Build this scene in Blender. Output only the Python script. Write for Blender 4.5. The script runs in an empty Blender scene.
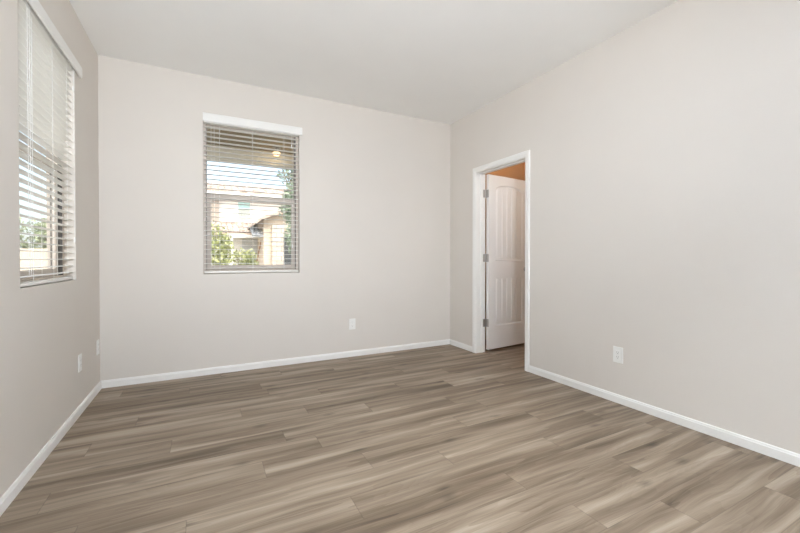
import bpy, bmesh, math, random
from mathutils import Vector, Matrix
R = math.radians
SC = bpy.context.scene
COL = SC.collection

# ------------------------------------------------------------------ camera, sky, sun, lights, exposure
cam_d = bpy.data.cameras.new('camera'); cam = bpy.data.objects.new('camera', cam_d); COL.objects.link(cam)
EYE = 1.0757
cam.location = (0, 0, EYE)
cam.rotation_euler = (R(90 - 0.530), 0, R(-27.401))
cam_d.sensor_width = 36.0
cam_d.lens = 376.56 / 800 * 36.0
cam_d.shift_y = -4.82 / 800
cam_d.clip_start = 0.02; cam_d.clip_end = 300
SC.camera = cam

SC.view_settings.view_transform = 'Standard'
SC.view_settings.look = 'None'
SC.view_settings.gamma = 1.0
SC.view_settings.use_curve_mapping = False
SC.view_settings.exposure = 0.0
SC.cycles.max_bounces = 14
SC.cycles.diffuse_bounces = 8
SC.cycles.transparent_max_bounces = 24
SC.cycles.sample_clamp_indirect = 40.0
SC.cycles.use_denoising = True

world = bpy.data.worlds.new('sky'); SC.world = world; world.use_nodes = True
wn = world.node_tree; wn.nodes.clear()
w_out = wn.nodes.new('ShaderNodeOutputWorld'); w_bg = wn.nodes.new('ShaderNodeBackground')
w_sky = wn.nodes.new('ShaderNodeTexSky'); w_sky.sky_type = 'NISHITA'
w_sky.sun_disc = False; w_sky.sun_elevation = R(48); w_sky.sun_rotation = R(200)
w_sky.air_density = 1.0; w_sky.dust_density = 4.0; w_sky.ozone_density = 1.0
w_bg.inputs['Strength'].default_value = 0.6
w_haze = wn.nodes.new('ShaderNodeMix'); w_haze.data_type = 'RGBA'; w_haze.inputs['Factor'].default_value = 0.45
w_haze.inputs['B'].default_value = (2.3, 2.4, 2.45, 1)          # bright thin haze over the blue
wn.links.new(w_sky.outputs[0], w_haze.inputs['A']); wn.links.new(w_haze.outputs['Result'], w_bg.inputs['Color']); wn.links.new(w_bg.outputs[0], w_out.inputs['Surface'])

def lamp(name, kind, loc, rot, energy, color=(1, 1, 1), size=None, size_y=None, radius=None, angle=None):
    d = bpy.data.lights.new(name, kind); o = bpy.data.objects.new(name, d); COL.objects.link(o)
    o.location = loc; o.rotation_euler = rot; d.energy = energy; d.color = color
    if kind == 'AREA':
        d.shape = 'RECTANGLE'; d.size = size; d.size_y = size_y
    if radius is not None: d.shadow_soft_size = radius
    if angle is not None: d.angle = angle
    return o

lamp('sun', 'SUN', (0, -10, 20), (R(46), 0, R(22)), 2.8, (1.0, 0.95, 0.88), angle=R(0.6))
# ------------------------------------------------------------------ node helpers and materials
def lin(c): return tuple(((x / 255) / 12.92 if x / 255 <= 0.04045 else ((x / 255 + 0.055) / 1.055) ** 2.4) for x in c) + (1,)

def new_mat(name):
    m = bpy.data.materials.new(name); m.use_nodes = True
    nt = m.node_tree; return m, nt, nt.nodes['Principled BSDF']

def nd(nt, kind, **kw):
    n = nt.nodes.new(kind)
    for k, v in kw.items(): setattr(n, k, v)
    return n

def paint(name, col, rough=0.6, bump=0.0, scale=200.0, vary=0.03, spec=0.4, metallic=0.0, vscale=3.0):
    m, nt, b = new_mat(name)
    tc = nd(nt, 'ShaderNodeTexCoord')
    ns = nd(nt, 'ShaderNodeTexNoise'); ns.inputs['Scale'].default_value = vscale; ns.inputs['Detail'].default_value = 3
    nt.links.new(tc.outputs['Object'], ns.inputs['Vector'])
    rp = nd(nt, 'ShaderNodeMapRange')
    rp.inputs['From Min'].default_value = 0.3; rp.inputs['From Max'].default_value = 0.7
    rp.inputs['To Min'].default_value = 1 - vary; rp.inputs['To Max'].default_value = 1 + vary
    nt.links.new(ns.outputs['Fac'], rp.inputs['Value'])
    mx = nd(nt, 'ShaderNodeVectorMath', operation='SCALE')
    mx.inputs[0].default_value = col[:3]
    nt.links.new(rp.outputs['Result'], mx.inputs['Scale'])
    nt.links.new(mx.outputs['Vector'], b.inputs['Base Color'])
    b.inputs['Roughness'].default_value = rough
    b.inputs['Specular IOR Level'].default_value = spec
    b.inputs['Metallic'].default_value = metallic
    if bump:
        n2 = nd(nt, 'ShaderNodeTexNoise'); n2.inputs['Scale'].default_value = scale; n2.inputs['Detail'].default_value = 2
        nt.links.new(tc.outputs['Object'], n2.inputs['Vector'])
        bp = nd(nt, 'ShaderNodeBump'); bp.inputs['Strength'].default_value = bump; bp.inputs['Distance'].default_value = 0.002
        nt.links.new(n2.outputs['Fac'], bp.inputs['Height']); nt.links.new(bp.outputs['Normal'], b.inputs['Normal'])
    return m

M_WALL = paint('wall_paint', (0.728, 0.688, 0.640), 0.85, 0.12, 140, 0.008, 0.25)
M_CEIL = paint('ceiling_paint', (0.90, 0.90, 0.885), 0.9, 0.15, 120, 0.008, 0.2)
M_TRIM = paint('white_trim_paint', (0.87, 0.865, 0.845), 0.38, 0, vary=0.01)
M_DOOR = paint('white_door_paint', (0.86, 0.85, 0.83), 0.45, 0.05, 300, 0.01)
M_PLATE = paint('white_plastic', (0.90, 0.90, 0.88), 0.3, vary=0.005)
M_SLOT = paint('dark_slot', (0.22, 0.22, 0.21), 0.6)
M_BLIND = paint('white_blind_vinyl', (0.88, 0.87, 0.83), 0.45, vary=0.01)
M_CORD = paint('white_cord', (0.84, 0.84, 0.82), 0.7)
M_VINYL = paint('almond_vinyl', (0.64, 0.575, 0.52), 0.5, vary=0.02)
M_STRIP = paint('dark_grey_strip', (0.13, 0.125, 0.12), 0.6, vary=0.01)
M_NICKEL = paint('satin_nickel', (0.46, 0.44, 0.42), 0.35, metallic=1.0)
M_WALL2 = paint('lamp_warmed_wall', (0.52, 0.38, 0.25), 0.85, 0.1, 140, 0.01, 0.25)  # greige paint with the lamp's orange light mixed into its colour
M_STUCCO = paint('pale_stucco', (0.86, 0.83, 0.78), 0.95, 0.5, 60, 0.03)
M_STUCCO_T = paint('taupe_stucco', (0.40, 0.345, 0.30), 0.95, 0.5, 60, 0.04)
M_STUCCO_B = paint('beige_stucco', (0.70, 0.58, 0.46), 0.95, 0.5, 60, 0.03)
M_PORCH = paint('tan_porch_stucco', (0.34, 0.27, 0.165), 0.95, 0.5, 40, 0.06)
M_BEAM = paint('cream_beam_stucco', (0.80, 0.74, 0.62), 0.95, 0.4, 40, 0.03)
M_EXTW = paint('exterior_wall_stucco', (0.62, 0.55, 0.46), 0.95, 0.4, 40, 0.03)
M_GROUND = paint('pale_gravel', (0.27, 0.24, 0.20), 1.0, 0.8, 30, 0.15, vscale=6)
M_DARKWIN = paint('dark_window_glass', (0.07, 0.075, 0.08), 0.15)
M_TEAL = paint('teal_window_glass', (0.40, 0.62, 0.60), 0.15)
M_GREYWIN = paint('grey_window_screen', (0.38, 0.40, 0.37), 0.6)
M_BARK = paint('bark', (0.20, 0.14, 0.09), 0.9, 0.6, 40, 0.2)
M_RECESS = paint('bluegrey_stucco', (0.55, 0.57, 0.58), 0.95, 0.3, 40, 0.03)
M_TILE_SHADED = paint('shaded_roof_tile', (0.32, 0.33, 0.35), 0.85, vary=0.25, vscale=8)  # tile grey holds the gable's shade, lifted a little for haze
M_STEEL = paint('rust_iron', (0.33, 0.20, 0.12), 0.7)

def leaf_mat(name, c1, c2):
    m, nt, b = new_mat(name)
    oi = nd(nt, 'ShaderNodeNewGeometry')
    rm = nd(nt, 'ShaderNodeValToRGB')
    rm.color_ramp.elements[0].color = c1 + (1,); rm.color_ramp.elements[1].color = c2 + (1,)
    nt.links.new(oi.outputs['Random Per Island'], rm.inputs['Fac'])
    nt.links.new(rm.outputs['Color'], b.inputs['Base Color']); b.inputs['Roughness'].default_value = 0.6
    return m
M_LEAF = leaf_mat('tree_leaf', (0.20, 0.26, 0.17), (0.44, 0.52, 0.38))  # leaf colours lifted so the view looks veiled by glare
M_BUSH = leaf_mat('bush_leaf', (0.24, 0.28, 0.10), (0.56, 0.56, 0.28))  # bush green lightened a little to carry the same haze
M_LEAF_P = leaf_mat('pale_tree_leaf', (0.30, 0.36, 0.20), (0.52, 0.55, 0.36))

def tile_mat():
    m, nt, b = new_mat('clay_roof_tile')
    oi = nd(nt, 'ShaderNodeNewGeometry'); rm = nd(nt, 'ShaderNodeValToRGB')
    rm.color_ramp.elements[0].color = (0.42, 0.30, 0.24, 1); rm.color_ramp.elements[1].color = (0.70, 0.60, 0.52, 1)
    nt.links.new(oi.outputs['Random Per Island'], rm.inputs['Fac'])
    nt.links.new(rm.outputs['Color'], b.inputs['Base Color']); b.inputs['Roughness'].default_value = 0.85
    return m
M_TILE = tile_mat()

def glass_mat():
    m = bpy.data.materials.new('window_glass'); m.use_nodes = True; nt = m.node_tree; nt.nodes.clear()
    out = nd(nt, 'ShaderNodeOutputMaterial'); mix = nd(nt, 'ShaderNodeMixShader')
    tr = nd(nt, 'ShaderNodeBsdfTransparent'); gl = nd(nt, 'ShaderNodeBsdfGlossy'); fr = nd(nt, 'ShaderNodeLayerWeight')
    gl.inputs['Roughness'].default_value = 0.02
    p5 = nd(nt, 'ShaderNodeMath', operation='POWER'); ma = nd(nt, 'ShaderNodeMath', operation='MULTIPLY_ADD')
    fr.inputs['Blend'].default_value = 0.5; p5.inputs[1].default_value = 5.0; ma.inputs[1].default_value = 0.6; ma.inputs[2].default_value = 0.025
    nt.links.new(fr.outputs['Facing'], p5.inputs[0]); nt.links.new(p5.outputs[0], ma.inputs[0])
    tr.inputs['Color'].default_value = (0.95, 0.97, 0.96, 1)
    nt.links.new(ma.outputs[0], mix.inputs[0]); nt.links.new(tr.outputs[0], mix.inputs[1]); nt.links.new(gl.outputs[0], mix.inputs[2])
    nt.links.new(mix.outputs[0], out.inputs['Surface'])
    return m
M_GLASS = glass_mat()

def emit_mat(name, col, strength):
    m, nt, b = new_mat(name)
    b.inputs['Base Color'].default_value = col + (1,)
    b.inputs['Emission Color'].default_value = col + (1,); b.inputs['Emission Strength'].default_value = strength
    return m
M_GLOW = emit_mat('warm_lamp_glass', (1.0, 0.72, 0.45), 1.6)
M_FILL = emit_mat('fill_lamp_glass', (1.0, 0.97, 0.92), 2.0)  # glowing glass of the added fill lamps
M_GLOW2 = emit_mat('warm_dome_glass', (1.0, 0.60, 0.26), 2.0)

def stone_mat():
    m, nt, b = new_mat('pale_stone_blocks')
    tc = nd(nt, 'ShaderNodeTexCoord'); mp = nd(nt, 'ShaderNodeMapping'); mp.inputs['Rotation'].default_value = (R(90), 0, 0)
    br = nd(nt, 'ShaderNodeTexBrick'); br.inputs['Scale'].default_value = 1.0
    br.inputs['Brick Width'].default_value = 0.45; br.inputs['Row Height'].default_value = 0.22; br.inputs['Mortar Size'].default_value = 0.014
    br.inputs['Color1'].default_value = (0.80, 0.72, 0.62, 1); br.inputs['Color2'].default_value = (0.58, 0.49, 0.41, 1)
    br.inputs['Mortar'].default_value = (0.26, 0.22, 0.19, 1)
    nt.links.new(tc.outputs['Object'], mp.inputs['Vector']); nt.links.new(mp.outputs['Vector'], br.inputs['Vector'])
    nt.links.new(br.outputs['Color'], b.inputs['Base Color']); b.inputs['Roughness'].default_value = 0.9
    return m
M_STONE = stone_mat()

def floor_mat():
    """oak-look vinyl planks: tone per plank, long streaks, cathedral grain, knots, thin joints"""
    m, nt, b = new_mat('grey_brown_plank')
    L = nt.links.new
    uv = nd(nt, 'ShaderNodeUVMap', uv_map='plank')                     # metres along / across one plank
    at = nd(nt, 'ShaderNodeAttribute', attribute_name='plank_id')      # random 0..1 (r,g,b) per plank
    sep = nd(nt, 'ShaderNodeSeparateColor'); L(at.outputs['Color'], sep.inputs['Color'])
    off = nd(nt, 'ShaderNodeVectorMath', operation='SCALE'); L(at.outputs['Color'], off.inputs[0]); off.inputs['Scale'].default_value = 37.0
    base = nd(nt, 'ShaderNodeVectorMath', operation='ADD'); L(uv.outputs['UV'], base.inputs[0]); L(off.outputs['Vector'], base.inputs[1])
    # warp so that the grain wanders
    wz = nd(nt, 'ShaderNodeTexNoise'); wz.inputs['Scale'].default_value = 1.0; wz.inputs['Detail'].default_value = 1
    mpw = nd(nt, 'ShaderNodeMapping'); mpw.inputs['Scale'].default_value = (2.2, 7.0, 1); L(base.outputs['Vector'], mpw.inputs['Vector']); L(mpw.outputs['Vector'], wz.inputs['Vector'])
    wsub = nd(nt, 'ShaderNodeMath', operation='SUBTRACT'); L(wz.outputs['Fac'], wsub.inputs[0]); wsub.inputs[1].default_value = 0.5
    wc = nd(nt, 'ShaderNodeCombineXYZ'); wm = nd(nt, 'ShaderNodeMath', operation='MULTIPLY'); L(wsub.outputs[0], wm.inputs[0]); wm.inputs[1].default_value = 0.045
    L(wm.outputs[0], wc.inputs['Y'])
    warped = nd(nt, 'ShaderNodeVectorMath', operation='ADD'); L(base.outputs['Vector'], warped.inputs[0]); L(wc.outputs['Vector'], warped.inputs[1])
    def noise(sx, sy, detail, rough=0.55):
        mp = nd(nt, 'ShaderNodeMapping'); mp.inputs['Scale'].default_value = (sx, sy, 1); L(warped.outputs['Vector'], mp.inputs['Vector'])
        n = nd(nt, 'ShaderNodeTexNoise'); n.inputs['Scale'].default_value = 1; n.inputs['Detail'].default_value = detail; n.inputs['Roughness'].default_value = rough
        L(mp.outputs['Vector'], n.inputs['Vector']); return n.outputs['Fac']
    broad = noise(0.9, 13.0, 2, 0.45)       # wide dark / light bands
    mid = noise(1.6, 48.0, 3)
    fine = noise(5.0, 230.0, 2)
    def madd(a, k, c):
        n = nd(nt, 'ShaderNodeMath', operation='MULTIPLY_ADD'); L(a, n.inputs[0]); n.inputs[1].default_value = k
        if isinstance(c, float): n.inputs[2].default_value = c
        else: L(c, n.inputs[2])
        return n.outputs[0]
    v = madd(broad, 1.50, -0.515)
    v = madd(mid, 0.50, v)
    v = madd(fine, 0.30, v)
    low = noise(0.40, 7.5, 2, 0.45)                                       # cathedral figure: contour lines of a slow field
    lw = nd(nt, 'ShaderNodeMath', operation='MULTIPLY'); L(low, lw.inputs[0]); lw.inputs[1].default_value = 6.0
    fr = nd(nt, 'ShaderNodeMath', operation='FRACT'); L(lw.outputs[0], fr.inputs[0])
    v = madd(fr.outputs[0], 0.15, v)
    low2 = noise(0.9, 8.0, 1, 0.4)
    l2 = nd(nt, 'ShaderNodeMath', operation='MULTIPLY'); L(low2, l2.inputs[0]); l2.inputs[1].default_value = 26.0
    f2 = nd(nt, 'ShaderNodeMath', operation='FRACT'); L(l2.outputs[0], f2.inputs[0])
    v = madd(f2.outputs[0], 0.06, v)
    v = madd(v, 1.0, -0.115)
    v = madd(sep.outputs[0], 0.15, v)                                  # plank tone
    v = madd(v, 1.0, -0.17)
    rm = nd(nt, 'ShaderNodeValToRGB'); L(v, rm.inputs['Fac'])
    e = rm.color_ramp.elements
    e[0].position = 0.08; e[0].color = FLOOR_RAMP[0]
    e[1].position = 0.95; e[1].color = FLOOR_RAMP[3]
    a = e.new(0.38); a.color = FLOOR_RAMP[1]
    a = e.new(0.66); a.color = FLOOR_RAMP[2]
    # knots
    mk = nd(nt, 'ShaderNodeMapping'); mk.inputs['Scale'].default_value = (2.3, 6.0, 1); L(warped.outputs['Vector'], mk.inputs['Vector'])
    vo = nd(nt, 'ShaderNodeTexVoronoi'); vo.inputs['Scale'].default_value = 1.0; vo.voronoi_dimensions = '2D'; L(mk.outputs['Vector'], vo.inputs['Vector'])
    kr = nd(nt, 'ShaderNodeMapRange'); kr.inputs['From Min'].default_value = 0.01; kr.inputs['From Max'].default_value = 0.15
    kr.inputs['To Min'].default_value = 0.58; kr.inputs['To Max'].default_value = 1.0; 
    kn = nd(nt, 'ShaderNodeMath', operation='MULTIPLY_ADD'); L(mid, kn.inputs[0]); kn.inputs[1].default_value = 0.22
    ks_ = nd(nt, 'ShaderNodeMath', operation='SUBTRACT'); L(vo.outputs['Distance'], ks_.inputs[0]); ks_.inputs[1].default_value = 0.11
    L(ks_.outputs[0], kn.inputs[2]); L(kn.outputs[0], kr.inputs['Value'])
    sk = nd(nt, 'ShaderNodeSeparateColor'); L(vo.outputs['Color'], sk.inputs['Color'])
    gt = nd(nt, 'ShaderNodeMath', operation='GREATER_THAN'); L(sk.outputs[0], gt.inputs[0]); gt.inputs[1].default_value = 0.32
    kmx = nd(nt, 'ShaderNodeMath', operation='MAXIMUM'); L(kr.outputs[0], kmx.inputs[0]); L(gt.outputs[0], kmx.inputs[1])
    # joints: darken within a millimetre of the plank edge (plank size comes in with the b/g attribute)
    ed = nd(nt, 'ShaderNodeUVMap', uv_map='edge')                      # distance helpers: 0..1 across and along
    es = nd(nt, 'ShaderNodeSeparateXYZ'); L(ed.outputs['UV'], es.inputs[0])
    def edge(sock, w):
        s = nd(nt, 'ShaderNodeMath', operation='SUBTRACT'); L(sock, s.inputs[0]); s.inputs[1].default_value = 0.5
        ab = nd(nt, 'ShaderNodeMath', operation='ABSOLUTE'); L(s.outputs[0], ab.inputs[0])
        g = nd(nt, 'ShaderNodeMapRange'); L(ab.outputs[0], g.inputs['Value'])
        g.inputs['From Min'].default_value = 0.5 - 2 * w; g.inputs['From Max'].default_value = 0.5 - w * 0.5
        g.inputs['To Min'].default_value = 1.0; g.inputs['To Max'].default_value = 0.74
        return g.outputs[0]
    j = nd(nt, 'ShaderNodeMath', operation='MINIMUM'); L(edge(es.outputs['X'], 0.0012), j.inputs[0]); L(edge(es.outputs['Y'], 0.007), j.inputs[1])
    kk = nd(nt, 'ShaderNodeMath', operation='MULTIPLY'); L(kmx.outputs[0], kk.inputs[0]); L(j.outputs[0], kk.inputs[1])
    cs = nd(nt, 'ShaderNodeVectorMath', operation='SCALE'); L(rm.outputs['Color'], cs.inputs[0]); L(kk.outputs[0], cs.inputs['Scale'])
    L(cs.outputs['Vector'], b.inputs['Base Color'])
    b.inputs['Roughness'].default_value = 0.48; b.inputs['Specular IOR Level'].default_value = 0.35
    bp = nd(nt, 'ShaderNodeBump'); bp.inputs['Strength'].default_value = 0.08; bp.inputs['Distance'].default_value = 0.001
    L(mid, bp.inputs['Height']); L(bp.outputs['Normal'], b.inputs['Normal'])
    return m
FLOOR_RAMP = [(0.100, 0.071, 0.046, 1), (0.196, 0.147, 0.103, 1), (0.295, 0.232, 0.172, 1), (0.420, 0.345, 0.268, 1)]
M_FLOOR = floor_mat()

# ------------------------------------------------------------------ mesh helpers
def bx(bm, x0, x1, y0, y1, z0, z1, bev=0.0, seg=1, mat=None):
    vs = [bm.verts.new((x, y, z)) for x in (x0, x1) for y in (y0, y1) for z in (z0, z1)]
    fs = [bm.faces.new([vs[i] for i in f]) for f in ((0, 1, 3, 2), (4, 6, 7, 5), (0, 4, 5, 1), (2, 3, 7, 6), (0, 2, 6, 4), (1, 5, 7, 3))]
    if bev:
        es = list({e for f in fs for e in f.edges})
        bmesh.ops.bevel(bm, geom=es, offset=bev, segments=seg, affect='EDGES', profile=0.5)
    return vs

def box(*a, bev=0.0, seg=1):
    bm = bmesh.new(); bx(bm, *a, bev=bev, seg=seg); return bm

def prism(bm, pts, axis, a0, a1):
    """extrude a 2D outline along an axis; pts are in the other two axes' order"""
    def P(p, a):
        if axis == 'x': return (a, p[0], p[1])
        if axis == 'y': return (p[0], a, p[1])
        return (p[0], p[1], a)
    A = [bm.verts.new(P(p, a0)) for p in pts]; B = [bm.verts.new(P(p, a1)) for p in pts]
    n = len(pts)
    bm.faces.new(A); bm.faces.new(B[::-1])
    for i in range(n): bm.faces.new((A[i], B[i], B[(i + 1) % n], A[(i + 1) % n]))

def tube(bm, p0, p1, r0, r1=None, n=10, caps=True):
    r1 = r0 if r1 is None else r1
    p0, p1 = Vector(p0), Vector(p1); d = (p1 - p0).normalized()
    a = d.orthogonal().normalized(); b = d.cross(a)
    A = [bm.verts.new(p0 + (a * math.cos(2 * math.pi * i / n) + b * math.sin(2 * math.pi * i / n)) * r0) for i in range(n)]
    B = [bm.verts.new(p1 + (a * math.cos(2 * math.pi * i / n) + b * math.sin(2 * math.pi * i / n)) * r1) for i in range(n)]
    for i in range(n): bm.faces.new((A[i], A[(i + 1) % n], B[(i + 1) % n], B[i]))
    if caps: bm.faces.new(A[::-1]); bm.faces.new(B)

def lathe(bm, prof, c=(0, 0, 0), n=24, axis='z'):
    rings = []
    for r, h in prof:
        ring = []
        for i in range(n):
            t = 2 * math.pi * i / n; x, y = r * math.cos(t), r * math.sin(t)
            p = (x, y, h) if axis == 'z' else ((x, -h, y) if axis == 'y' else (h, x, y))
            ring.append(bm.verts.new(Vector(c) + Vector(p)))
        rings.append(ring)
    for A, B in zip(rings, rings[1:]):
        for i in range(n): bm.faces.new((A[i], A[(i + 1) % n], B[(i + 1) % n], B[i]))
    bm.faces.new(rings[0][::-1]); bm.faces.new(rings[-1])

def obj(name, bm, mat, parent=None, smooth=False, fix=True):
    me = bpy.data.meshes.new(name)
    if fix: bmesh.ops.recalc_face_normals(bm, faces=bm.faces)
    bm.to_mesh(me); bm.free()
    if smooth:
        for p in me.polygons: p.use_smooth = True
    me.materials.append(mat)
    o = bpy.data.objects.new(name, me); COL.objects.link(o)
    if parent: o.parent = parent
    return o

def tag(o, label=None, cat=None, group=None, kind=None):
    if label: o['label'] = label
    if cat: o['category'] = cat
    if group: o['group'] = group
    if kind: o['kind'] = kind
    return o

def empty(name, loc=(0, 0, 0), rz=0.0):
    o = bpy.data.objects.new(name, None); COL.objects.link(o)
    o.location = loc; o.rotation_euler = (0, 0, rz); o.empty_display_size = 0.1
    return o

def structure(name, bm, mat, label, cat):
    return tag(obj(name, bm, mat), label, cat, kind='structure')

# ------------------------------------------------------------------ room shell
XL, XR, YB, YF, CH = -0.772, 2.727, 3.896, -3.00, 2.743
TW = 0.146                                   # outer wall thickness
WX0, WX1, WZ0, WZ1 = -0.012, 0.862, 0.930, 2.360      # back window opening
WY0, WY1 = 2.396, 3.262                               # left window opening
DY0, DY1, DZ = 2.635, 3.396, 2.055                    # rough door opening in the right wall
RW = 0.120                                   # right wall thickness
X2, Y2 = 3.960, 1.30                        # next room: far side and near end

# floor: individual planks laid along X
PW, PL, PY0 = 0.1648, 1.220, 1.437
known = {0: 1.328, -1: 1.950 - PL, 1: 0.578, 2: 1.149, 3: 0.763, 4: 0.265}   # a joint position for each row seen clearly
rnd = random.Random(7)
bm = bmesh.new(); uvp = bm.loops.layers.uv.new('plank'); uve = bm.loops.layers.uv.new('edge'); colr = bm.loops.layers.float_color.new('plank_id')
r0 = math.floor((YF - 0.02 - PY0) / PW); r1 = math.ceil((YB - PY0) / PW)
for r in range(r0, r1 + 1):
    # row r spans PY0-(0-r)*PW; row 0 = the one just below y = 1.437
    ya, yb = PY0 + (r - 1) * PW, PY0 + r * PW
    rnd = random.Random(1000 + r)
    j = known.get(r, rnd.uniform(0, PL))
    x = j - PL * math.ceil((j - XL) / PL) - (PL if True else 0)
    while x < X2:
        xa, xb = x, x + PL; x = xb
        cxa, cxb = max(xa, XL), min(xb, X2); cya, cyb = max(ya, YF), min(yb, YB)
        idc = (rnd.random(), rnd.random(), rnd.random(), 1)
        if cxb - cxa < 1e-4 or cyb - cya < 1e-4: continue
        f = bm.faces.new([bm.verts.new(p) for p in ((cxa, cya, 0), (cxb, cya, 0), (cxb, cyb, 0), (cxa, cyb, 0))])
        for lp in f.loops:
            c = lp.vert.co
            lp[uvp].uv = (c.x - xa, c.y - ya); lp[uve].uv = ((c.x - xa) / PL, (c.y - ya) / PW); lp[colr] = idc
floor_o = structure('floor', bm, M_FLOOR, 'grey brown wood-look plank floor running across the empty room', 'floor')
structure('floor_slab', box(XL - TW, X2 + 0.15, YF - TW, YB + TW, -0.15, -0.002), M_GROUND, 'concrete slab under the plank floor', 'floor slab')

structure('ceiling', box(XL - TW, X2 + 0.15, YF - TW, YB + TW, CH, CH + 0.15), M_CEIL, 'plain white flat ceiling of the empty room', 'ceiling')

def wall_with_hole(axis, a0, a1, h0, h1, t0, t1, zz0, zz1, zt):
    """a wall running along axis from a0 to a1 with one opening h0..h1 / zz0..zz1; t0..t1 is the thickness span"""
    bm = bmesh.new()
    for (p, q, z0, z1) in ((a0, h0, 0, zt), (h1, a1, 0, zt), (h0, h1, 0, zz0), (h0, h1, zz1, zt)):
        if q - p < 1e-5 or z1 - z0 < 1e-5: continue
        if axis == 'x': bx(bm, p, q, t0, t1, z0, z1)
        else: bx(bm, t0, t1, p, q, z0, z1)
    return bm
structure('wall_back', wall_with_hole('x', XL - TW, X2 + 0.15, WX0, WX1, YB, YB + TW, WZ0, WZ1, CH), M_WALL, 'light greige back wall with one window', 'wall')
structure('wall_left', wall_with_hole('y', YF - TW, YB, WY0, WY1, XL - TW, XL, WZ0, WZ1, CH), M_WALL, 'light greige left wall with one window', 'wall')
structure('wall_right', wall_with_hole('y', YF, YB, DY0, DY1, XR, XR + RW, 0, DZ, CH), M_WALL, 'light greige right wall with a white framed doorway', 'wall')
FX0, FX1, FZ0, FZ1 = 0.60, 2.50, 0.15, 2.45
structure('wall_front', wall_with_hole('x', XL, X2 + 0.15, FX0, FX1, YF - TW, YF, FZ0, FZ1, CH), M_WALL, 'light greige wall opposite the back window with an added wide window', 'wall')
bm = bmesh.new()
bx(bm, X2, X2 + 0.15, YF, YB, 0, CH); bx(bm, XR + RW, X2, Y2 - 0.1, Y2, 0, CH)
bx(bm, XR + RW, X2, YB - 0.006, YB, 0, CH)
structure('wall_beyond_door', bm, M_WALL2, 'wall of the small room behind the open door, lamp warmth in its colour', 'wall')

# baseboards: flat board with an eased, stepped top
def base_profile(bm, axis, a0, a1, face, sgn, h=0.062):
    t = 0.012
    pts = [(0, 0), (t, 0), (t, h - 0.014), (t - 0.003, h - 0.010), (t - 0.003, h - 0.006), (t - 0.006, h), (0, h)]
    pr = [(face + sgn * p, z) for p, z in pts]
    prism(bm, pr, axis, a0, a1)
bm = bmesh.new(); base_profile(bm, 'x', XL, XR, YB, -1)
structure('baseboard_back', bm, M_TRIM, 'white baseboard along the foot of the back wall', 'baseboard')
bm = bmesh.new(); base_profile(bm, 'y', YF, YB - 0.012, XL, 1)
structure('baseboard_left', bm, M_TRIM, 'white baseboard along the foot of the left wall', 'baseboard')
bm = bmesh.new(); base_profile(bm, 'y', 3.4375, YB - 0.012, XR, -1)
structure('baseboard_right_far', bm, M_TRIM, 'short white baseboard between the doorway and the back corner', 'baseboard')
bm = bmesh.new(); base_profile(bm, 'y', YF, 2.5935, XR, -1)
structure('baseboard_right', bm, M_TRIM, 'long white baseboard on the right wall from the doorway toward the viewer', 'baseboard')

# ------------------------------------------------------------------ windows (local: x across, y outward, z up)
def ring(bm, x0, x1, z0, z1, w, y0, y1, wb=None, wt=None, bev=0.003):
    wb = w if wb is None else wb; wt = w if wt is None else wt
    bx(bm, x0, x0 + w, y0, y1, z0, z1, bev); bx(bm, x1 - w, x1, y0, y1, z0, z1, bev)
    bx(bm, x0 + w, x1 - w, y0, y1, z0, z0 + wb, bev); bx(bm, x0 + w, x1 - w, y0, y1, z1 - wt, z1, bev)

def make_window(name, loc, rz, W, H, label, hung=True):
    """loc = lower left inner corner of the opening; y grows to the outside"""
    root = tag(empty(name, loc, rz), label, 'window', kind='structure')
    bm = bmesh.new(); ring(bm, 0, W, 0, H, 0.026, 0.060, 0.142, 0.035); obj('window_frame', bm, M_VINYL, root)
    if hung:
        zm = 0.697
        for a in (0.0262, W - 0.0302):
            for (p, q) in ((0.062, 0.0835), (0.1065, 0.122)):
                obj('dark_jamb_strip', box(a, a + 0.004, p, q, 0.036, H - 0.027), M_STRIP, root)  # thin dark strips along both sides of the frame
        bm = bmesh.new(); ring(bm, 0.026, W - 0.026, 0.035, zm + 0.062, 0.040, 0.085, 0.105, 0.045, 0.064); obj('lower_sash', bm, M_VINYL, root)
        bm = bmesh.new(); ring(bm, 0.022, W - 0.022, zm, H - 0.022, 0.012, 0.108, 0.128, 0.045); obj('upper_sash', bm, M_VINYL, root)
        obj('lower_pane', box(0.064, W - 0.064, 0.093, 0.097, 0.078, zm + 0.004), M_GLASS, root)
        obj('upper_pane', box(0.032, W - 0.032, 0.116, 0.120, zm + 0.040, H - 0.032), M_GLASS, root)
        bm = bmesh.new(); bx(bm, W / 2 - 0.028, W / 2 + 0.028, 0.086, 0.104, zm + 0.062, zm + 0.074, 0.003); obj('sash_lock', bm, M_VINYL, root)
    else:
        bm = bmesh.new(); bx(bm, W / 2 - 0.03, W / 2 + 0.03, 0.07, 0.135, 0.035, H - 0.026, 0.003); obj('mullion', bm, M_VINYL, root)
        for a, b in ((0.026, W / 2 - 0.03), (W / 2 + 0.03, W - 0.026)):
            obj('pane', box(a - 0.004, b + 0.004, 0.118, 0.122, 0.031, H - 0.022), M_GLASS, root)
    return root
WW, WH = WX1 - WX0, WZ1 - WZ0
make_window('window_1', (WX0, YB, WZ0), 0, WW, WH, 'almond vinyl single-hung window in the back wall')
make_window('window_2', (XL, WY0, WZ0), R(90), WY1 - WY0, WH, 'almond vinyl single-hung window in the left wall')
make_window('added_window', (FX1, YF, FZ0), R(180), FX1 - FX0, FZ1 - FZ0, 'wide fixed window added behind the viewer to let in sky light', hung=False)  # unseen window, added to bring daylight in from behind

# ------------------------------------------------------------------ blinds (local: x across, y outward from room, z up from sill)
def cord(bm, x, y, z0, z1, r=0.0011): tube(bm, (x, y, z0), (x, y, z1), r, n=6)

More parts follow.
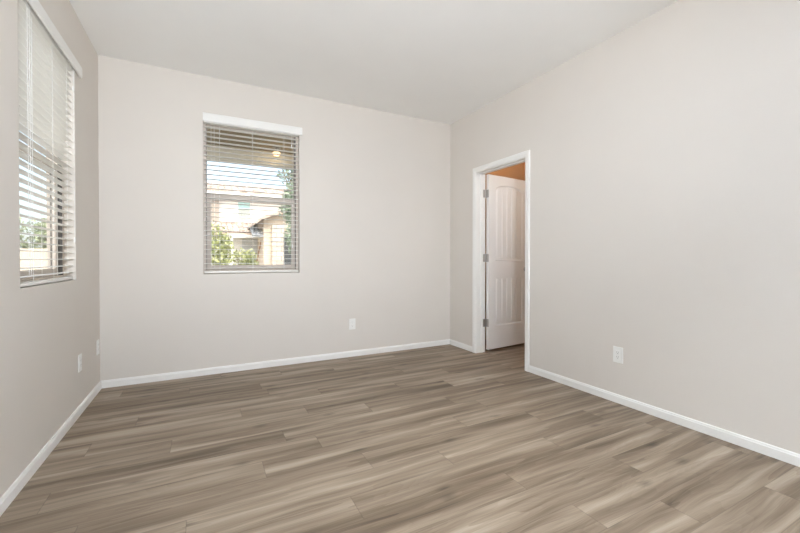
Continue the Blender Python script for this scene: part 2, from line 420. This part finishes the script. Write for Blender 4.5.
def make_blind(loc, rz, W, H, label, ladders, xcord, tcord, over):
    root = tag(empty('window_blind', loc, rz), label, 'blind', 'white slatted window blinds')
    y0, yw = 0.010, 0.050                    # front edge of the slats, slat width
    # valance stands proud of the wall, with short returns
    bm = bmesh.new()
    prof = [(-0.017, 1.400), (-0.014, 1.398), (-0.008, 1.400), (-0.008, 1.473), (-0.012, 1.477), (-0.017, 1.473), (-0.020, 1.465), (-0.020, 1.408)]
    prism(bm, prof, 'x', 0.001, W + over)
    for xx in (0.001, W + over - 0.008): bx(bm, xx, xx + 0.008, -0.0082, -0.0005, 1.400, 1.473)
    obj('valance', bm, M_TRIM, root)
    bm = bmesh.new(); bx(bm, 0.006, W - 0.006, 0.006, 0.062, H - 0.036, H - 0.002, 0.002); obj('headrail', bm, M_BLIND, root)
    # slats
    bm = bmesh.new(); n = 31; sp = 0.0436; zb = 0.052
    tilt = R(0.5)
    for k in range(n):
        z = zb + k * sp; top, bot = [], []
        for i in range(5):
            t = i / 4 - 0.5; y = y0 + yw / 2 + t * yw; c = 0.0018 * (1 - 4 * t * t) + t * yw * math.tan(tilt)
            top.append((y, z + c + 0.0011)); bot.append((y, z + c - 0.0011))
        prism(bm, top + bot[::-1], 'x', 0.008, W - 0.008)
    obj('slats', bm, M_BLIND, root)
    bm = bmesh.new(); bx(bm, 0.008, W - 0.008, y0 + 0.001, y0 + yw - 0.001, 0.006, 0.024, 0.004, 2); obj('bottom_rail', bm, M_BLIND, root)
    for x in ladders:
        bm = bmesh.new()
        for yy in (y0 - 0.001, y0 + yw + 0.001): cord(bm, x, yy, 0.015, H - 0.05)
        for k in range(n):
            z = zb + k * sp - 0.0018; tube(bm, (x, y0 - 0.001, z), (x, y0 + yw + 0.001, z), 0.0008, n=5)
        obj('ladder_cord', bm, M_CORD, root)
    # two lift cords at one end and two tilt cords at the other
    for xs, zs, nm in (((xcord, xcord + 0.006), (1.283, 0.275), 'lift_cord'), ((tcord, tcord + 0.026), (0.062, 0.055), 'tilt_cord')):
        for x, z in zip(xs, zs):
            bm = bmesh.new(); cord(bm, x, 0.001, z, H - 0.03, 0.0012); c = obj(nm, bm, M_CORD, root)
            if nm == 'tilt_cord': continue
            bm = bmesh.new(); lathe(bm, [(0.002, 0.012), (0.004, 0.008), (0.0065, -0.018), (0.0055, -0.026), (0.002, -0.028)], (x, 0.001, z), 10)
            obj('tassel', bm, M_PLATE, c, smooth=True)
    return root
make_blind((WX0, YB, WZ0), 0, WW, WH, 'white slatted blind with cord hanging in the back wall window', (0.139, 0.430, 0.725), WW - 0.078, 0.068, 0.027)
make_blind((XL, WY0, WZ0), R(90), WY1 - WY0, WH, 'white slatted blind with cord hanging in the left wall window', (0.185, 0.480, 0.735), WY1 - WY0 - 0.026, 0.108, 0.098)

# ------------------------------------------------------------------ doorway trim and the open door
JY0, JY1, JZ = 2.653, 3.378, 2.037          # clear opening between jambs
tr = tag(empty('trim_1', (XR, (JY0 + JY1) / 2, 0)), 'white painted casing and jamb around the doorway in the right wall', 'door trim', kind='structure')
ox, oy = XR, (JY0 + JY1) / 2
def casing(sgn, face, rv=0.006):
    bm = bmesh.new()
    # mitred: outline cross-section swept round three sides
    prof = [(0.0, 0.0), (0.0, 0.009), (0.004, 0.012), (0.018, 0.0125), (0.024, 0.016), (0.047, 0.017), (0.053, 0.013), (0.053, 0.0)]   # (outward from opening, proud of wall)
    path = lambda d: [(JY0 - rv - d, 0.0), (JY0 - rv - d, JZ + rv + d), (JY1 + rv + d, JZ + rv + d), (JY1 + rv + d, 0.0)]
    rings = [[bm.verts.new((face + sgn * t - ox, y - oy, z)) for (y, z) in path(d)] for d, t in prof]
    n = len(rings)
    for i in range(n):
        A, B = rings[i], rings[(i + 1) % n]
        for k in range(3): bm.faces.new((A[k], A[k + 1], B[k + 1], B[k]))
    bm.faces.new([r[0] for r in rings]); bm.faces.new([r[3] for r in rings])
    return bm
obj('casing', casing(-1, XR), M_TRIM, tr)
obj('casing', casing(1, XR + RW, 0.024), M_TRIM, tr)
bm = bmesh.new()
for (a, b) in ((DY0 + 0.0005, JY0), (JY1, DY1 - 0.0005)): bx(bm, -0.001, RW + 0.001, a - oy, b - oy, 0, DZ - 0.0005)
bx(bm, -0.001, RW + 0.001, JY0 - oy, JY1 - oy, JZ, DZ - 0.0005)
obj('jamb', bm, M_TRIM, tr)
bm = bmesh.new(); sx0, sx1 = 0.050, 0.085
bx(bm, sx0, sx1, JY0 - oy, JY0 + 0.010 - oy, 0, JZ, 0.002); bx(bm, sx0, sx1, JY1 - 0.010 - oy, JY1 - oy, 0, JZ, 0.002)
bx(bm, sx0, sx1, JY0 + 0.010 - oy, JY1 - 0.010 - oy, JZ - 0.010, JZ, 0.002)
obj('door_stop', bm, M_TRIM, tr)

# door leaf, local: x from hinge edge to latch edge, y: -thickness side faces the viewer, z up
DW, DT, DZ0, DZ1 = 0.711, 0.035, 0.030, 2.030
PIN = (XR + RW + 0.012, JY1 + 0.004)
door = empty('door_1', (PIN[0], PIN[1], 0), R(6.5)); tag(door, 'white two-panel plank-style door standing open in the doorway', 'door', kind='structure')
def arch_loop(x0, x1, z0, zs, zt, ins=0.0, n=18):
    x0 += ins; x1 -= ins; z0 += ins; zt -= ins
    pts = [(x0, z0), (x1, z0), (x1, zs)]
    if zt > zs + 0.005:
        cx, hw = (x0 + x1) / 2, (x1 - x0) / 2
        for i in range(1, n):
            t = math.pi * i / n
            c, s = math.cos(t), math.sin(t)
            pts.append((cx + hw * math.copysign(abs(c) ** 0.75, c), zs + (zt - zs) * abs(s) ** 0.75))
    pts.append((x0, zs))
    return pts
def door_leaf():
    bm = bmesh.new(); yf, yb = -0.005 - DT, -0.005
    x0, x1 = 0.006, 0.006 + DW
    st = 0.112
    A = (x0 + st, x1 - st, 1.045, 1.835, 1.930); B = (x0 + st, x1 - st, 0.290, 0.835, 0.835)
    for side, yface, dep in ((0, yf, 0.012), (1, yb, -0.012)):
        outer = [(x0, DZ0), (x1, DZ0), (x1, DZ1), (x0, DZ1)]
        edges = []; loops = []
        for ring_ in (outer, arch_loop(*A), arch_loop(*B)):
            vs = [bm.verts.new((x, yface, z)) for x, z in ring_]; loops.append(vs)
            edges += [bm.edges.new((vs[i], vs[(i + 1) % len(vs)])) for i in range(len(vs))]
        bmesh.ops.triangle_fill(bm, use_beauty=True, use_dissolve=False, edges=edges)
        if side == 0: first = loops[0]
        else:
            for i in range(4): bm.faces.new((first[i], first[(i + 1) % 4], loops[0][(i + 1) % 4], loops[0][i]))
        for vs, P in ((loops[1], A), (loops[2], B)):
            # moulded edge down to the recess, then a raised planked field
            l2 = [bm.verts.new((x, yface + dep, z)) for x, z in arch_loop(*P, ins=0.012)]
            l3 = [bm.verts.new((x, yface + dep, z)) for x, z in arch_loop(*P, ins=0.022)]
            l4 = [bm.verts.new((x, yface + dep * 0.35, z)) for x, z in arch_loop(*P, ins=0.036)]
            for a, b in ((vs, l2), (l2, l3), (l3, l4)):
                for i in range(len(a)): bm.faces.new((a[i], a[(i + 1) % len(a)], b[(i + 1) % len(a)], b[i]))
            # planked field with v-grooves: slice the field by x
            fx0, fx1 = P[0] + 0.036, P[1] - 0.036
            f = bm.faces.new(l4); geom = [f] + list(f.edges) + list(f.verts)
            nb = 5; gw = 0.0065
            for k in range(1, nb):
                gx = fx0 + (fx1 - fx0) * k / nb
                for d in (-gw, 0, gw):
                    res = bmesh.ops.bisect_plane(bm, geom=[g for g in geom if g.is_valid], plane_co=(gx + d, 0, 0), plane_no=(1, 0, 0))
                    geom = list({g for g in res['geom'] if g.is_valid} | {g for g in geom if g.is_valid})
                for v in {v for g in geom if isinstance(g, bmesh.types.BMFace) and g.is_valid for v in g.verts}:
                    if abs(v.co.x - gx) < 1e-4 and abs(v.co.y - (yface + dep * 0.35)) < 1e-5: v.co.y = yface + dep * 1.15
    return bm
bm = door_leaf()
leaf = obj('door_leaf', bm, M_DOOR, door)
for hz in (0.335, 1.078, 1.812):
    bm = bmesh.new()
    tube(bm, (0, -0.002, hz - 0.045), (0, -0.002, hz + 0.045), 0.0065, n=12)
    tube(bm, (0, -0.002, hz - 0.050), (0, -0.002, hz - 0.045), 0.0045, 0.0065, n=12); tube(bm, (0, -0.002, hz + 0.045), (0, -0.002, hz + 0.050), 0.0065, 0.0045, n=12)
    bx(bm, 0.0042, 0.0062, -0.042, -0.003, hz - 0.044, hz + 0.044, 0.0008)          # leaf on the door edge
    ca, sa = math.cos(R(-6.5)), math.sin(R(-6.5))
    # plate let into the jamb (turned back by the door's own angle)
    vs = bx(bm, -0.048, -0.004, -0.0055, -0.0035, hz - 0.044, hz + 0.044)
    for v in vs: v.co.x, v.co.y = v.co.x * ca - v.co.y * sa, v.co.x * sa + v.co.y * ca
    obj('hinge', bm, M_NICKEL, door)
bm = bmesh.new()
kx, kz = 0.006 + DW - 0.060, 0.94
lathe(bm, [(0.032, 0.0), (0.032, 0.004), (0.014, 0.008), (0.011, 0.024), (0.026, 0.034), (0.028, 0.046), (0.020, 0.056), (0.004, 0.059)], (kx, -0.0398, kz), 24, 'y')
obj('door_knob', bm, M_NICKEL, door, smooth=True)

# ------------------------------------------------------------------ wall outlets (local: x across, y out of the wall towards the room is -y)
def make_outlet(loc, rz, label, w=0.074, h=0.118, style='duplex'):
    root = tag(empty('wall_outlet', loc, rz), label, 'outlet', 'white electrical outlets low on the walls')
    bm = bmesh.new(); bx(bm, -w / 2, w / 2, -0.006, -0.0002, -h / 2, h / 2, 0.0025, 2); obj('cover_plate', bm, M_PLATE, root)
    if style == 'duplex':
        for dz in (0.0195, -0.0195):
            bm = bmesh.new(); pts = []
            for i in range(24):
                t = 2 * math.pi * i / 24; c, s = math.cos(t), math.sin(t)
                pts.append((0.0172 * c, dz + max(-0.0135, min(0.0135, 0.0172 * s))))
            prism(bm, pts, 'y', -0.0082, -0.005)
            rc = obj('receptacle', bm, M_PLATE, root)
            for sx, sh in ((-0.0064, 0.0085), (0.0064, 0.0065)):
                obj('slot', box(sx - 0.0011, sx + 0.0011, -0.0085, -0.0075, dz + 0.003 - sh / 2, dz + 0.003 + sh / 2), M_SLOT, rc)
            bm = bmesh.new(); tube(bm, (0, -0.0075, dz - 0.0075), (0, -0.0085, dz - 0.0075), 0.0024, n=12); obj('slot', bm, M_SLOT, rc)
    else:
        bm = bmesh.new(); bx(bm, -0.0165, 0.0165, -0.0085, -0.005, -0.0335, 0.0335, 0.0012); ins = obj('receptacle', bm, M_PLATE, root)
        for dz in (0.017, -0.017):
            for sx, sh in ((-0.0064, 0.0085), (0.0064, 0.0065)):
                obj('slot', box(sx - 0.0011, sx + 0.0011, -0.0090, -0.0080, dz + 0.003 - sh / 2, dz + 0.003 + sh / 2), M_SLOT, ins)
            bm = bmesh.new(); tube(bm, (0, -0.0080, dz - 0.0075), (0, -0.0090, dz - 0.0075), 0.0024, n=12); obj('slot', bm, M_SLOT, ins)
    for z in ((0,) if style == 'duplex' else (0.048, -0.048)):
        bm = bmesh.new(); lathe(bm, [(0.0028, 0.0055), (0.0028, 0.0066), (0.0018, 0.0072)], (0, 0, z), 12, 'y'); obj('screw', bm, M_PLATE, root)
    return root
make_outlet((1.430, YB, 0.355), 0, 'white wall outlet on the back wall below and right of the window')
make_outlet((XR, 1.733, 0.358), R(-90), 'white wall outlet on the right wall near the doorway', style='decora')
make_outlet((XL, 3.322, 0.352), R(90), 'white wall outlet on the left wall under the window end', style='decora')
make_outlet((XL, 3.815, 0.358), R(90), 'white wall outlet on the left wall tight in the corner')

# ------------------------------------------------------------------ lamp in the next room (behind the open door, up at the ceiling)
t = tag(empty('ceiling_light', (3.46, 3.66, CH)), 'warm dome ceiling light in the small room behind the door', 'lamp')
bm = bmesh.new(); lathe(bm, [(0.14, -0.025), (0.15, -0.012), (0.15, -0.0005)], (0, 0, 0), 32); obj('light_base', bm, M_NICKEL, t)
bm = bmesh.new(); lathe(bm, [(0.02, -0.095), (0.08, -0.085), (0.12, -0.055), (0.135, -0.025)], (0, 0, 0), 32); obj('lamp_shade', bm, M_GLOW2, t, smooth=True)
bulb = lamp('bulb_next_room', 'POINT', (3.46, 3.66, CH - 0.16), (0, 0, 0), 3.3, (1.0, 0.47, 0.15), radius=0.06)

t = tag(empty('ceiling_light', (3.30, 2.30, CH)), 'plain dome ceiling light added in the small room to brighten the door', 'lamp')
bm = bmesh.new(); lathe(bm, [(0.14, -0.025), (0.15, -0.012), (0.15, -0.0005)], (0, 0, 0), 32); obj('light_base', bm, M_NICKEL, t)
bm = bmesh.new(); lathe(bm, [(0.02, -0.095), (0.08, -0.085), (0.12, -0.055), (0.135, -0.025)], (0, 0, 0), 32); obj('lamp_shade', bm, M_FILL, t, smooth=True)
lamp('bulb_door_fill', 'POINT', (3.30, 2.30, CH - 0.45), (0, 0, 0), 11, (1.0, 0.98, 0.96), radius=0.1)  # unseen fill lamp, added to brighten the open door's face
# fill light shaped as a torchiere, added behind the viewer to brighten the ceiling
TX, TY = 0.70, -0.70
t = tag(empty('fill_uplight', (TX, TY, 0)), 'white torchiere-shaped fill light added behind the viewer', 'lamp')
bm = bmesh.new(); lathe(bm, [(0.14, 0.0005), (0.14, 0.015), (0.03, 0.03), (0.012, 0.05)], (0, 0, 0), 32); obj('base', bm, M_PLATE, t)
bm = bmesh.new(); tube(bm, (0, 0, 0.04), (0, 0, 1.48), 0.011, n=14); obj('pole', bm, M_PLATE, t)
bm = bmesh.new(); lathe(bm, [(0.01, 1.465), (0.08, 1.48), (0.12, 1.52), (0.14, 1.57), (0.132, 1.57), (0.11, 1.525), (0.07, 1.49), (0.01, 1.48)], (0, 0, 0), 32); obj('lamp_shade', bm, M_PLATE, t, smooth=True)
up = lamp('bulb_fill_up', 'SPOT', (TX, TY, 1.72), (R(180), 0, 0), 435, (1.04, 1.19, 1.42), radius=0.10)
up.data.spot_size = R(140); up.data.spot_blend = 1.0
# downlight added out of view to brighten the near part of the floor
t = tag(empty('fill_downlight', (1.10, 1.00, CH)), 'round white downlight added in the ceiling to brighten the near floor', 'lamp')
bm = bmesh.new(); lathe(bm, [(0.055, -0.004), (0.085, -0.006), (0.09, -0.0005)], (0, 0, 0), 32); obj('trim_ring', bm, M_PLATE, t)
bm = bmesh.new(); lathe(bm, [(0.052, -0.0065), (0.052, -0.0045)], (0, 0, 0), 32); obj('lens', bm, M_FILL, t)
dl = lamp('bulb_fill_down', 'SPOT', (1.10, 1.00, CH - 0.03), (0, 0, 0), 105, (1.0, 1.02, 0.97), radius=0.06)
dl.data.spot_size = R(90); dl.data.spot_blend = 1.0
# fill spot added on a stand beside it, head tipped up at the ceiling
FX, FY, FZ = 0.0, -0.8, 1.5
aim = (Vector((0.60, 2.1, CH)) - Vector((FX, FY, FZ))).normalized()
t = tag(empty('fill_flood', (FX, FY, 0)), 'black stand with added fill light tipped at the ceiling behind the viewer', 'lamp')
hd = Vector((0, 0, FZ)); bk = hd - aim * 0.16
bm = bmesh.new(); tube(bm, (bk.x, bk.y, 0.5), (bk.x, bk.y, bk.z - 0.03), 0.012, n=12); obj('pole', bm, M_SLOT, t)
for k in range(3):
    a = R(90 + 120 * k); bm = bmesh.new()
    tube(bm, (bk.x, bk.y, 0.62), (bk.x + 0.30 * math.cos(a), bk.y + 0.30 * math.sin(a), 0.008), 0.009, n=8); obj('leg', bm, M_SLOT, t)
bm = bmesh.new(); tube(bm, bk - aim * 0.06, bk, 0.05, 0.06, 20); tube(bm, bk + aim * 0.001, hd - aim * 0.01, 0.06, 0.115, 24, caps=False); obj('lamp_head', bm, M_SLOT, t)
fl = lamp('bulb_fill_flood', 'SPOT', (FX, FY, FZ), aim.to_track_quat('-Z', 'Y').to_euler(), 400, (0.93, 0.99, 1.06), radius=0.10)
fl.data.spot_size = R(110); fl.data.spot_blend = 1.0

# ------------------------------------------------------------------ outside: ground, back patio roof, its lamp
structure('ground', box(-60, 60, -40, 90, -0.35, -0.15), M_GROUND, 'pale gravel ground outside the windows', 'ground')
pat = tag(empty('patio_cover', (1.5, 5.1, -0.15)), 'tan stucco patio roof with cream beam outside the back window', 'patio cover')
L0 = Vector((1.5, 5.1, -0.15))
def lbx(bm, o, x0, x1, y0, y1, z0, z1, bev=0): bx(bm, x0 - o.x, x1 - o.x, y0 - o.y, y1 - o.y, z0 - o.z, z1 - o.z, bev)
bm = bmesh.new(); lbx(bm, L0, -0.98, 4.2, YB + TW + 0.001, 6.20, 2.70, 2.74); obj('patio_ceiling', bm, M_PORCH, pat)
bm = bmesh.new(); lbx(bm, L0, -1.1, 4.3, YB + TW + 0.001, 6.45, 2.742, 2.90); obj('patio_roof', bm, M_TILE, pat)
bm = bmesh.new(); lbx(bm, L0, -0.98, 4.2, 6.00, 6.20, 2.495, 2.699, 0.006); obj('beam', bm, M_BEAM, pat)
for x in (-0.88, 4.0):
    bm = bmesh.new(); lbx(bm, L0, x - 0.10, x + 0.10, 6.0, 6.2, -0.15, 2.494, 0.008); obj('post', bm, M_BEAM, pat)
t = tag(empty('porch_light', (0.94, 5.74, 2.70)), 'small lit warm globe light under the patio roof', 'lamp')
bm = bmesh.new(); lathe(bm, [(0.045, -0.075), (0.02, -0.06), (0.02, -0.02), (0.06, -0.01), (0.06, -0.0005)], (0, 0, 0), 24); obj('light_base', bm, M_NICKEL, t)
bm = bmesh.new(); lathe(bm, [(0.01, -0.125), (0.04, -0.120), (0.055, -0.105), (0.055, -0.085), (0.05, -0.075)], (0, 0, 0), 24); obj('lamp_shade', bm, M_GLOW, t, smooth=True)
lamp('bulb_porch', 'POINT', (0.94, 5.74, 2.54), (0, 0, 0), 1.5, (1.0, 0.72, 0.42), radius=0.05)
# unseen eave added to keep the sun off the wide window behind the viewer
structure('sun_block_eave', box(XL - 1.2, X2 + 1.0, YF - 3.2, YF - TW - 0.001, 2.70, 2.88), M_BEAM, 'cream eave added over the wide window to block the sun', 'eave')

# ------------------------------------------------------------------ neighbour's house across the street
GZ = -0.15
H0 = Vector((3.0, 23.0, GZ))
hs = tag(empty('neighbor_house', H0), 'pale two-storey stucco house with tiled roofs seen through the back window', 'house')
def hpart(name, mat, fn):
    bm = bmesh.new(); fn(bm); bmesh.ops.translate(bm, verts=bm.verts, vec=-H0); return obj(name, bm, mat, hs)
hpart('upper_wall', M_STUCCO, lambda b: bx(b, -3.6, 11.0, 23.0, 31.0, GZ, 4.62))
hpart('bay_wall', M_STUCCO_T, lambda b: bx(b, -2.2, 0.70, 22.85, 22.999, 3.0, 4.60))
hpart('lower_wall', M_STUCCO, lambda b: bx(b, -3.6, 2.45, 20.8, 22.999, GZ, 2.30))
def roof_tiles(b, x0, x1, ya, za, yb_, zb_, tw=0.30):
    """barrel tiles: rows of half-round courses running up the slope"""
    n = int((x1 - x0) / tw); rows = 6
    for i in range(n):
        for r in range(rows):
            t0, t1 = r / rows, (r + 1.12) / rows; t1 = min(t1, 1.0)
            pts = []
            for k in range(7):
                a = math.pi * k / 6; pts.append((x0 + (i + 0.5) * tw - math.cos(a) * tw * 0.52, math.sin(a) * tw * 0.42))
            A = [b.verts.new((x, ya + (yb_ - ya) * t0, za + (zb_ - za) * t0 + h + 0.02)) for x, h in pts]
            B = [b.verts.new((x, ya + (yb_ - ya) * t1, za + (zb_ - za) * t1 + h)) for x, h in pts]
            for k in range(6): b.faces.new((A[k], A[k + 1], B[k + 1], B[k]))
            b.faces.new(A[::-1])
def slab(b, x0, x1, ya, za, yb_, zb_, th=0.12):
    prism(b, [(ya, za), (yb_, zb_), (yb_, zb_ - th), (ya, za - th)], 'x', x0, x1)
def f(b): slab(b, -4.0, 11.4, 22.5, 4.66, 27.0, 5.80); slab(b, -4.0, 11.4, 31.5, 4.66, 27.0, 5.80); roof_tiles(b, -4.0, 11.4, 22.45, 4.66, 27.0, 5.80, 0.36)
hpart('upper_roof', M_TILE, f)
def f(b): slab(b, -3.9, 2.45, 20.4, 2.36, 22.99, 3.02); roof_tiles(b, -3.9, 2.45, 20.36, 2.36, 22.98, 3.02, 0.26)
hpart('lower_roof', M_TILE, f)
hpart('upper_fascia', M_STUCCO, lambda b: bx(b, -4.0, 11.4, 22.42, 22.48, 4.48, 4.66))
# upper window with teal pane over grey screen
hpart('window_frame', M_STUCCO, lambda b: ring(b, 1.60, 2.36, 3.28, 4.32, 0.07, 22.93, 22.999))
hpart('window_pane', M_TEAL, lambda b: bx(b, 1.67, 2.29, 22.96, 22.99, 3.84, 4.25))
hpart('window_screen', M_GREYWIN, lambda b: bx(b, 1.67, 2.29, 22.96, 22.99, 3.35, 3.84))
# front porch strip: fascia on a slim white post, recessed grey entry
hpart('porch_fascia', M_STUCCO, lambda b: bx(b, 1.05, 2.45, 19.4, 19.6, 2.06, 2.20))
hpart('porch_deck_roof', M_STUCCO, lambda b: bx(b, 1.05, 2.45, 19.601, 20.79, 2.10, 2.20))
hpart('porch_post', M_STUCCO, lambda b: bx(b, 1.06, 1.19, 19.42, 19.58, GZ, 2.06, 0.01))
hpart('entry_recess', M_RECESS, lambda b: bx(b, 1.7, 2.40, 20.74, 20.799, GZ, 2.05))
def f(b): tube(b, (2.46, 19.5, 1.95), (2.10, 19.5, 0.2), 0.035)
hpart('iron_brace', M_STEEL, f)
# curved gable over the entry, with a small pent roof below, gable shade in its tile grey
GP = [(1.94, 2.55), (2.335, 2.85), (2.85, 3.05), (3.42, 3.20), (4.75, 3.45), (6.1, 3.20), (7.1, 2.85), (7.55, 2.55)]
hpart('gable_wall', M_STUCCO_B, lambda b: prism(b, [(2.451, GZ), (7.1, GZ)] + [(x, z - 0.01) for x, z in GP[::-1] if 2.4 < x < 7.2] + [(2.451, 2.88)], 'y', 18.6, 22.84))
hpart('gable_roof', M_TILE, lambda b: prism(b, GP + [(x, z + 0.13) for x, z in GP[::-1]], 'y', 18.1, 22.84))
def f(b): slab(b, 1.95, 2.45, 18.55, 2.12, 19.39, 2.50, 0.06); roof_tiles(b, 1.95, 2.45, 18.53, 2.12, 19.39, 2.50, 0.17)
hpart('pent_roof', M_TILE_SHADED, f)
hpart('stone_column', M_STONE, lambda b: bx(b, 2.80, 3.32, 18.35, 18.599, GZ, 2.62, 0.01))
hpart('lintel', M_STUCCO_T, lambda b: bx(b, 3.33, 4.8, 18.45, 18.599, 2.14, 2.34))
hpart('entry_window', M_DARKWIN, lambda b: bx(b, 3.36, 4.7, 18.56, 18.599, 0.3, 2.14))

# ------------------------------------------------------------------ plants outside
def leaves(bm, rs, c, rad, n, size):
    c = Vector(c)
    for _ in range(n):
        while True:
            p = Vector((rs.uniform(-1, 1), rs.uniform(-1, 1), rs.uniform(-1, 1)))
            if 0.15 < p.length < 1: break
        q = c + Vector((p.x * rad[0], p.y * rad[1], p.z * rad[2]))
        a = Vector((rs.gauss(0, 1), rs.gauss(0, 1), rs.gauss(0, 0.6) + 0.4)).normalized(); b = a.orthogonal().normalized()
        b.rotate(Matrix.Rotation(rs.uniform(0, 6.28), 3, a)); s = size * rs.uniform(0.7, 1.3)
        e = a.cross(b) * 0.45 * s
        vs = [bm.verts.new(v) for v in (q - b * s, q + e, q + b * s, q - e)]; bm.faces.new(vs)

def make_bush(loc, h, w, seed, label, mat=M_BUSH, n=900, size=0.085, name='garden_bush', cat='bush', group=None):
    rs = random.Random(seed); root = tag(empty(name, loc), label, cat, group)
    bm = bmesh.new()
    for _ in range(7):
        x, y = rs.uniform(-w, w) * 0.7, rs.uniform(-w, w) * 0.5
        tube(bm, (x * 0.15, y * 0.15, 0), (x, y, h * rs.uniform(0.6, 0.9)), 0.02, 0.006, 6)
    obj('stem', bm, M_BARK, root)
    bm = bmesh.new()
    for _ in range(6):
        k = rs.uniform(0.35, 0.8)
        leaves(bm, rs, (rs.uniform(-w, w) * 0.5, rs.uniform(-w, w) * 0.4, h * k), (w * 0.55, w * 0.5, h * 0.28), n // 6, size)
    obj('foliage', bm, mat, root, fix=False)
    return root
make_bush((0.42, 15.0, GZ), 2.75, 0.55, 3, 'tall yellow-green bush seen low at the left of the back window')
make_bush((1.50, 16.4, GZ), 1.60, 0.60, 5, 'shorter yellow-green bush right of the tall one outside the back window')

def make_tree(loc, h, w, seed, label, mat, n=3200, size=0.08, crown=0.62):
    rs = random.Random(seed); root = tag(empty('garden_tree', loc), label, 'tree')
    bm = bmesh.new(); tube(bm, (0, 0, 0), (0.05, 0, h * 0.55), 0.09, 0.05, 10)
    for _ in range(8):
        a = rs.uniform(0, 6.28); k = rs.uniform(0.35, 0.55)
        tube(bm, (0.04, 0, h * k), (w * 0.7 * math.cos(a), w * 0.7 * math.sin(a), h * rs.uniform(0.65, 0.92)), 0.03, 0.008, 6)
    obj('trunk', bm, M_BARK, root)
    bm = bmesh.new()
    for _ in range(44):
        a = rs.uniform(0, 6.28); d = w * rs.uniform(0, 0.7)
        leaves(bm, rs, (d * math.cos(a), d * math.sin(a), h * rs.uniform(1 - crown, 0.93)), (w * 0.4, w * 0.4, h * 0.09), n // 44, size)
    obj('crown', bm, mat, root, fix=False)
    return root
make_tree((2.88, 12.6, GZ), 4.9, 0.80, 11, 'green leafy tree at the right edge of the back window view', M_LEAF, 6500, 0.075, 0.68)
# left window view: block wall, pale shrubs and trees behind it
structure('garden_wall', box(-22, -4.0, 18.0, 18.2, GZ, 1.42), M_STUCCO_B, 'peach block garden wall seen through the left window', 'wall')
for i, (x, y, h, w, s, lb) in enumerate((
        (-7.6, 20.6, 3.2, 1.3, 21, 'pale green tree behind the garden wall, left in the left window view'),
        (-5.9, 22.5, 2.9, 1.4, 22, 'pale green tree behind the garden wall, right in the left window view'))):
    make_tree((x, y, GZ), h, w, s, lb, M_LEAF_P, 2600, 0.12, 0.75)
make_bush((-3.9, 13.0, GZ), 0.95, 0.8, 31, 'low pale bush before the garden wall outside the left window', M_LEAF_P, 900, 0.08)
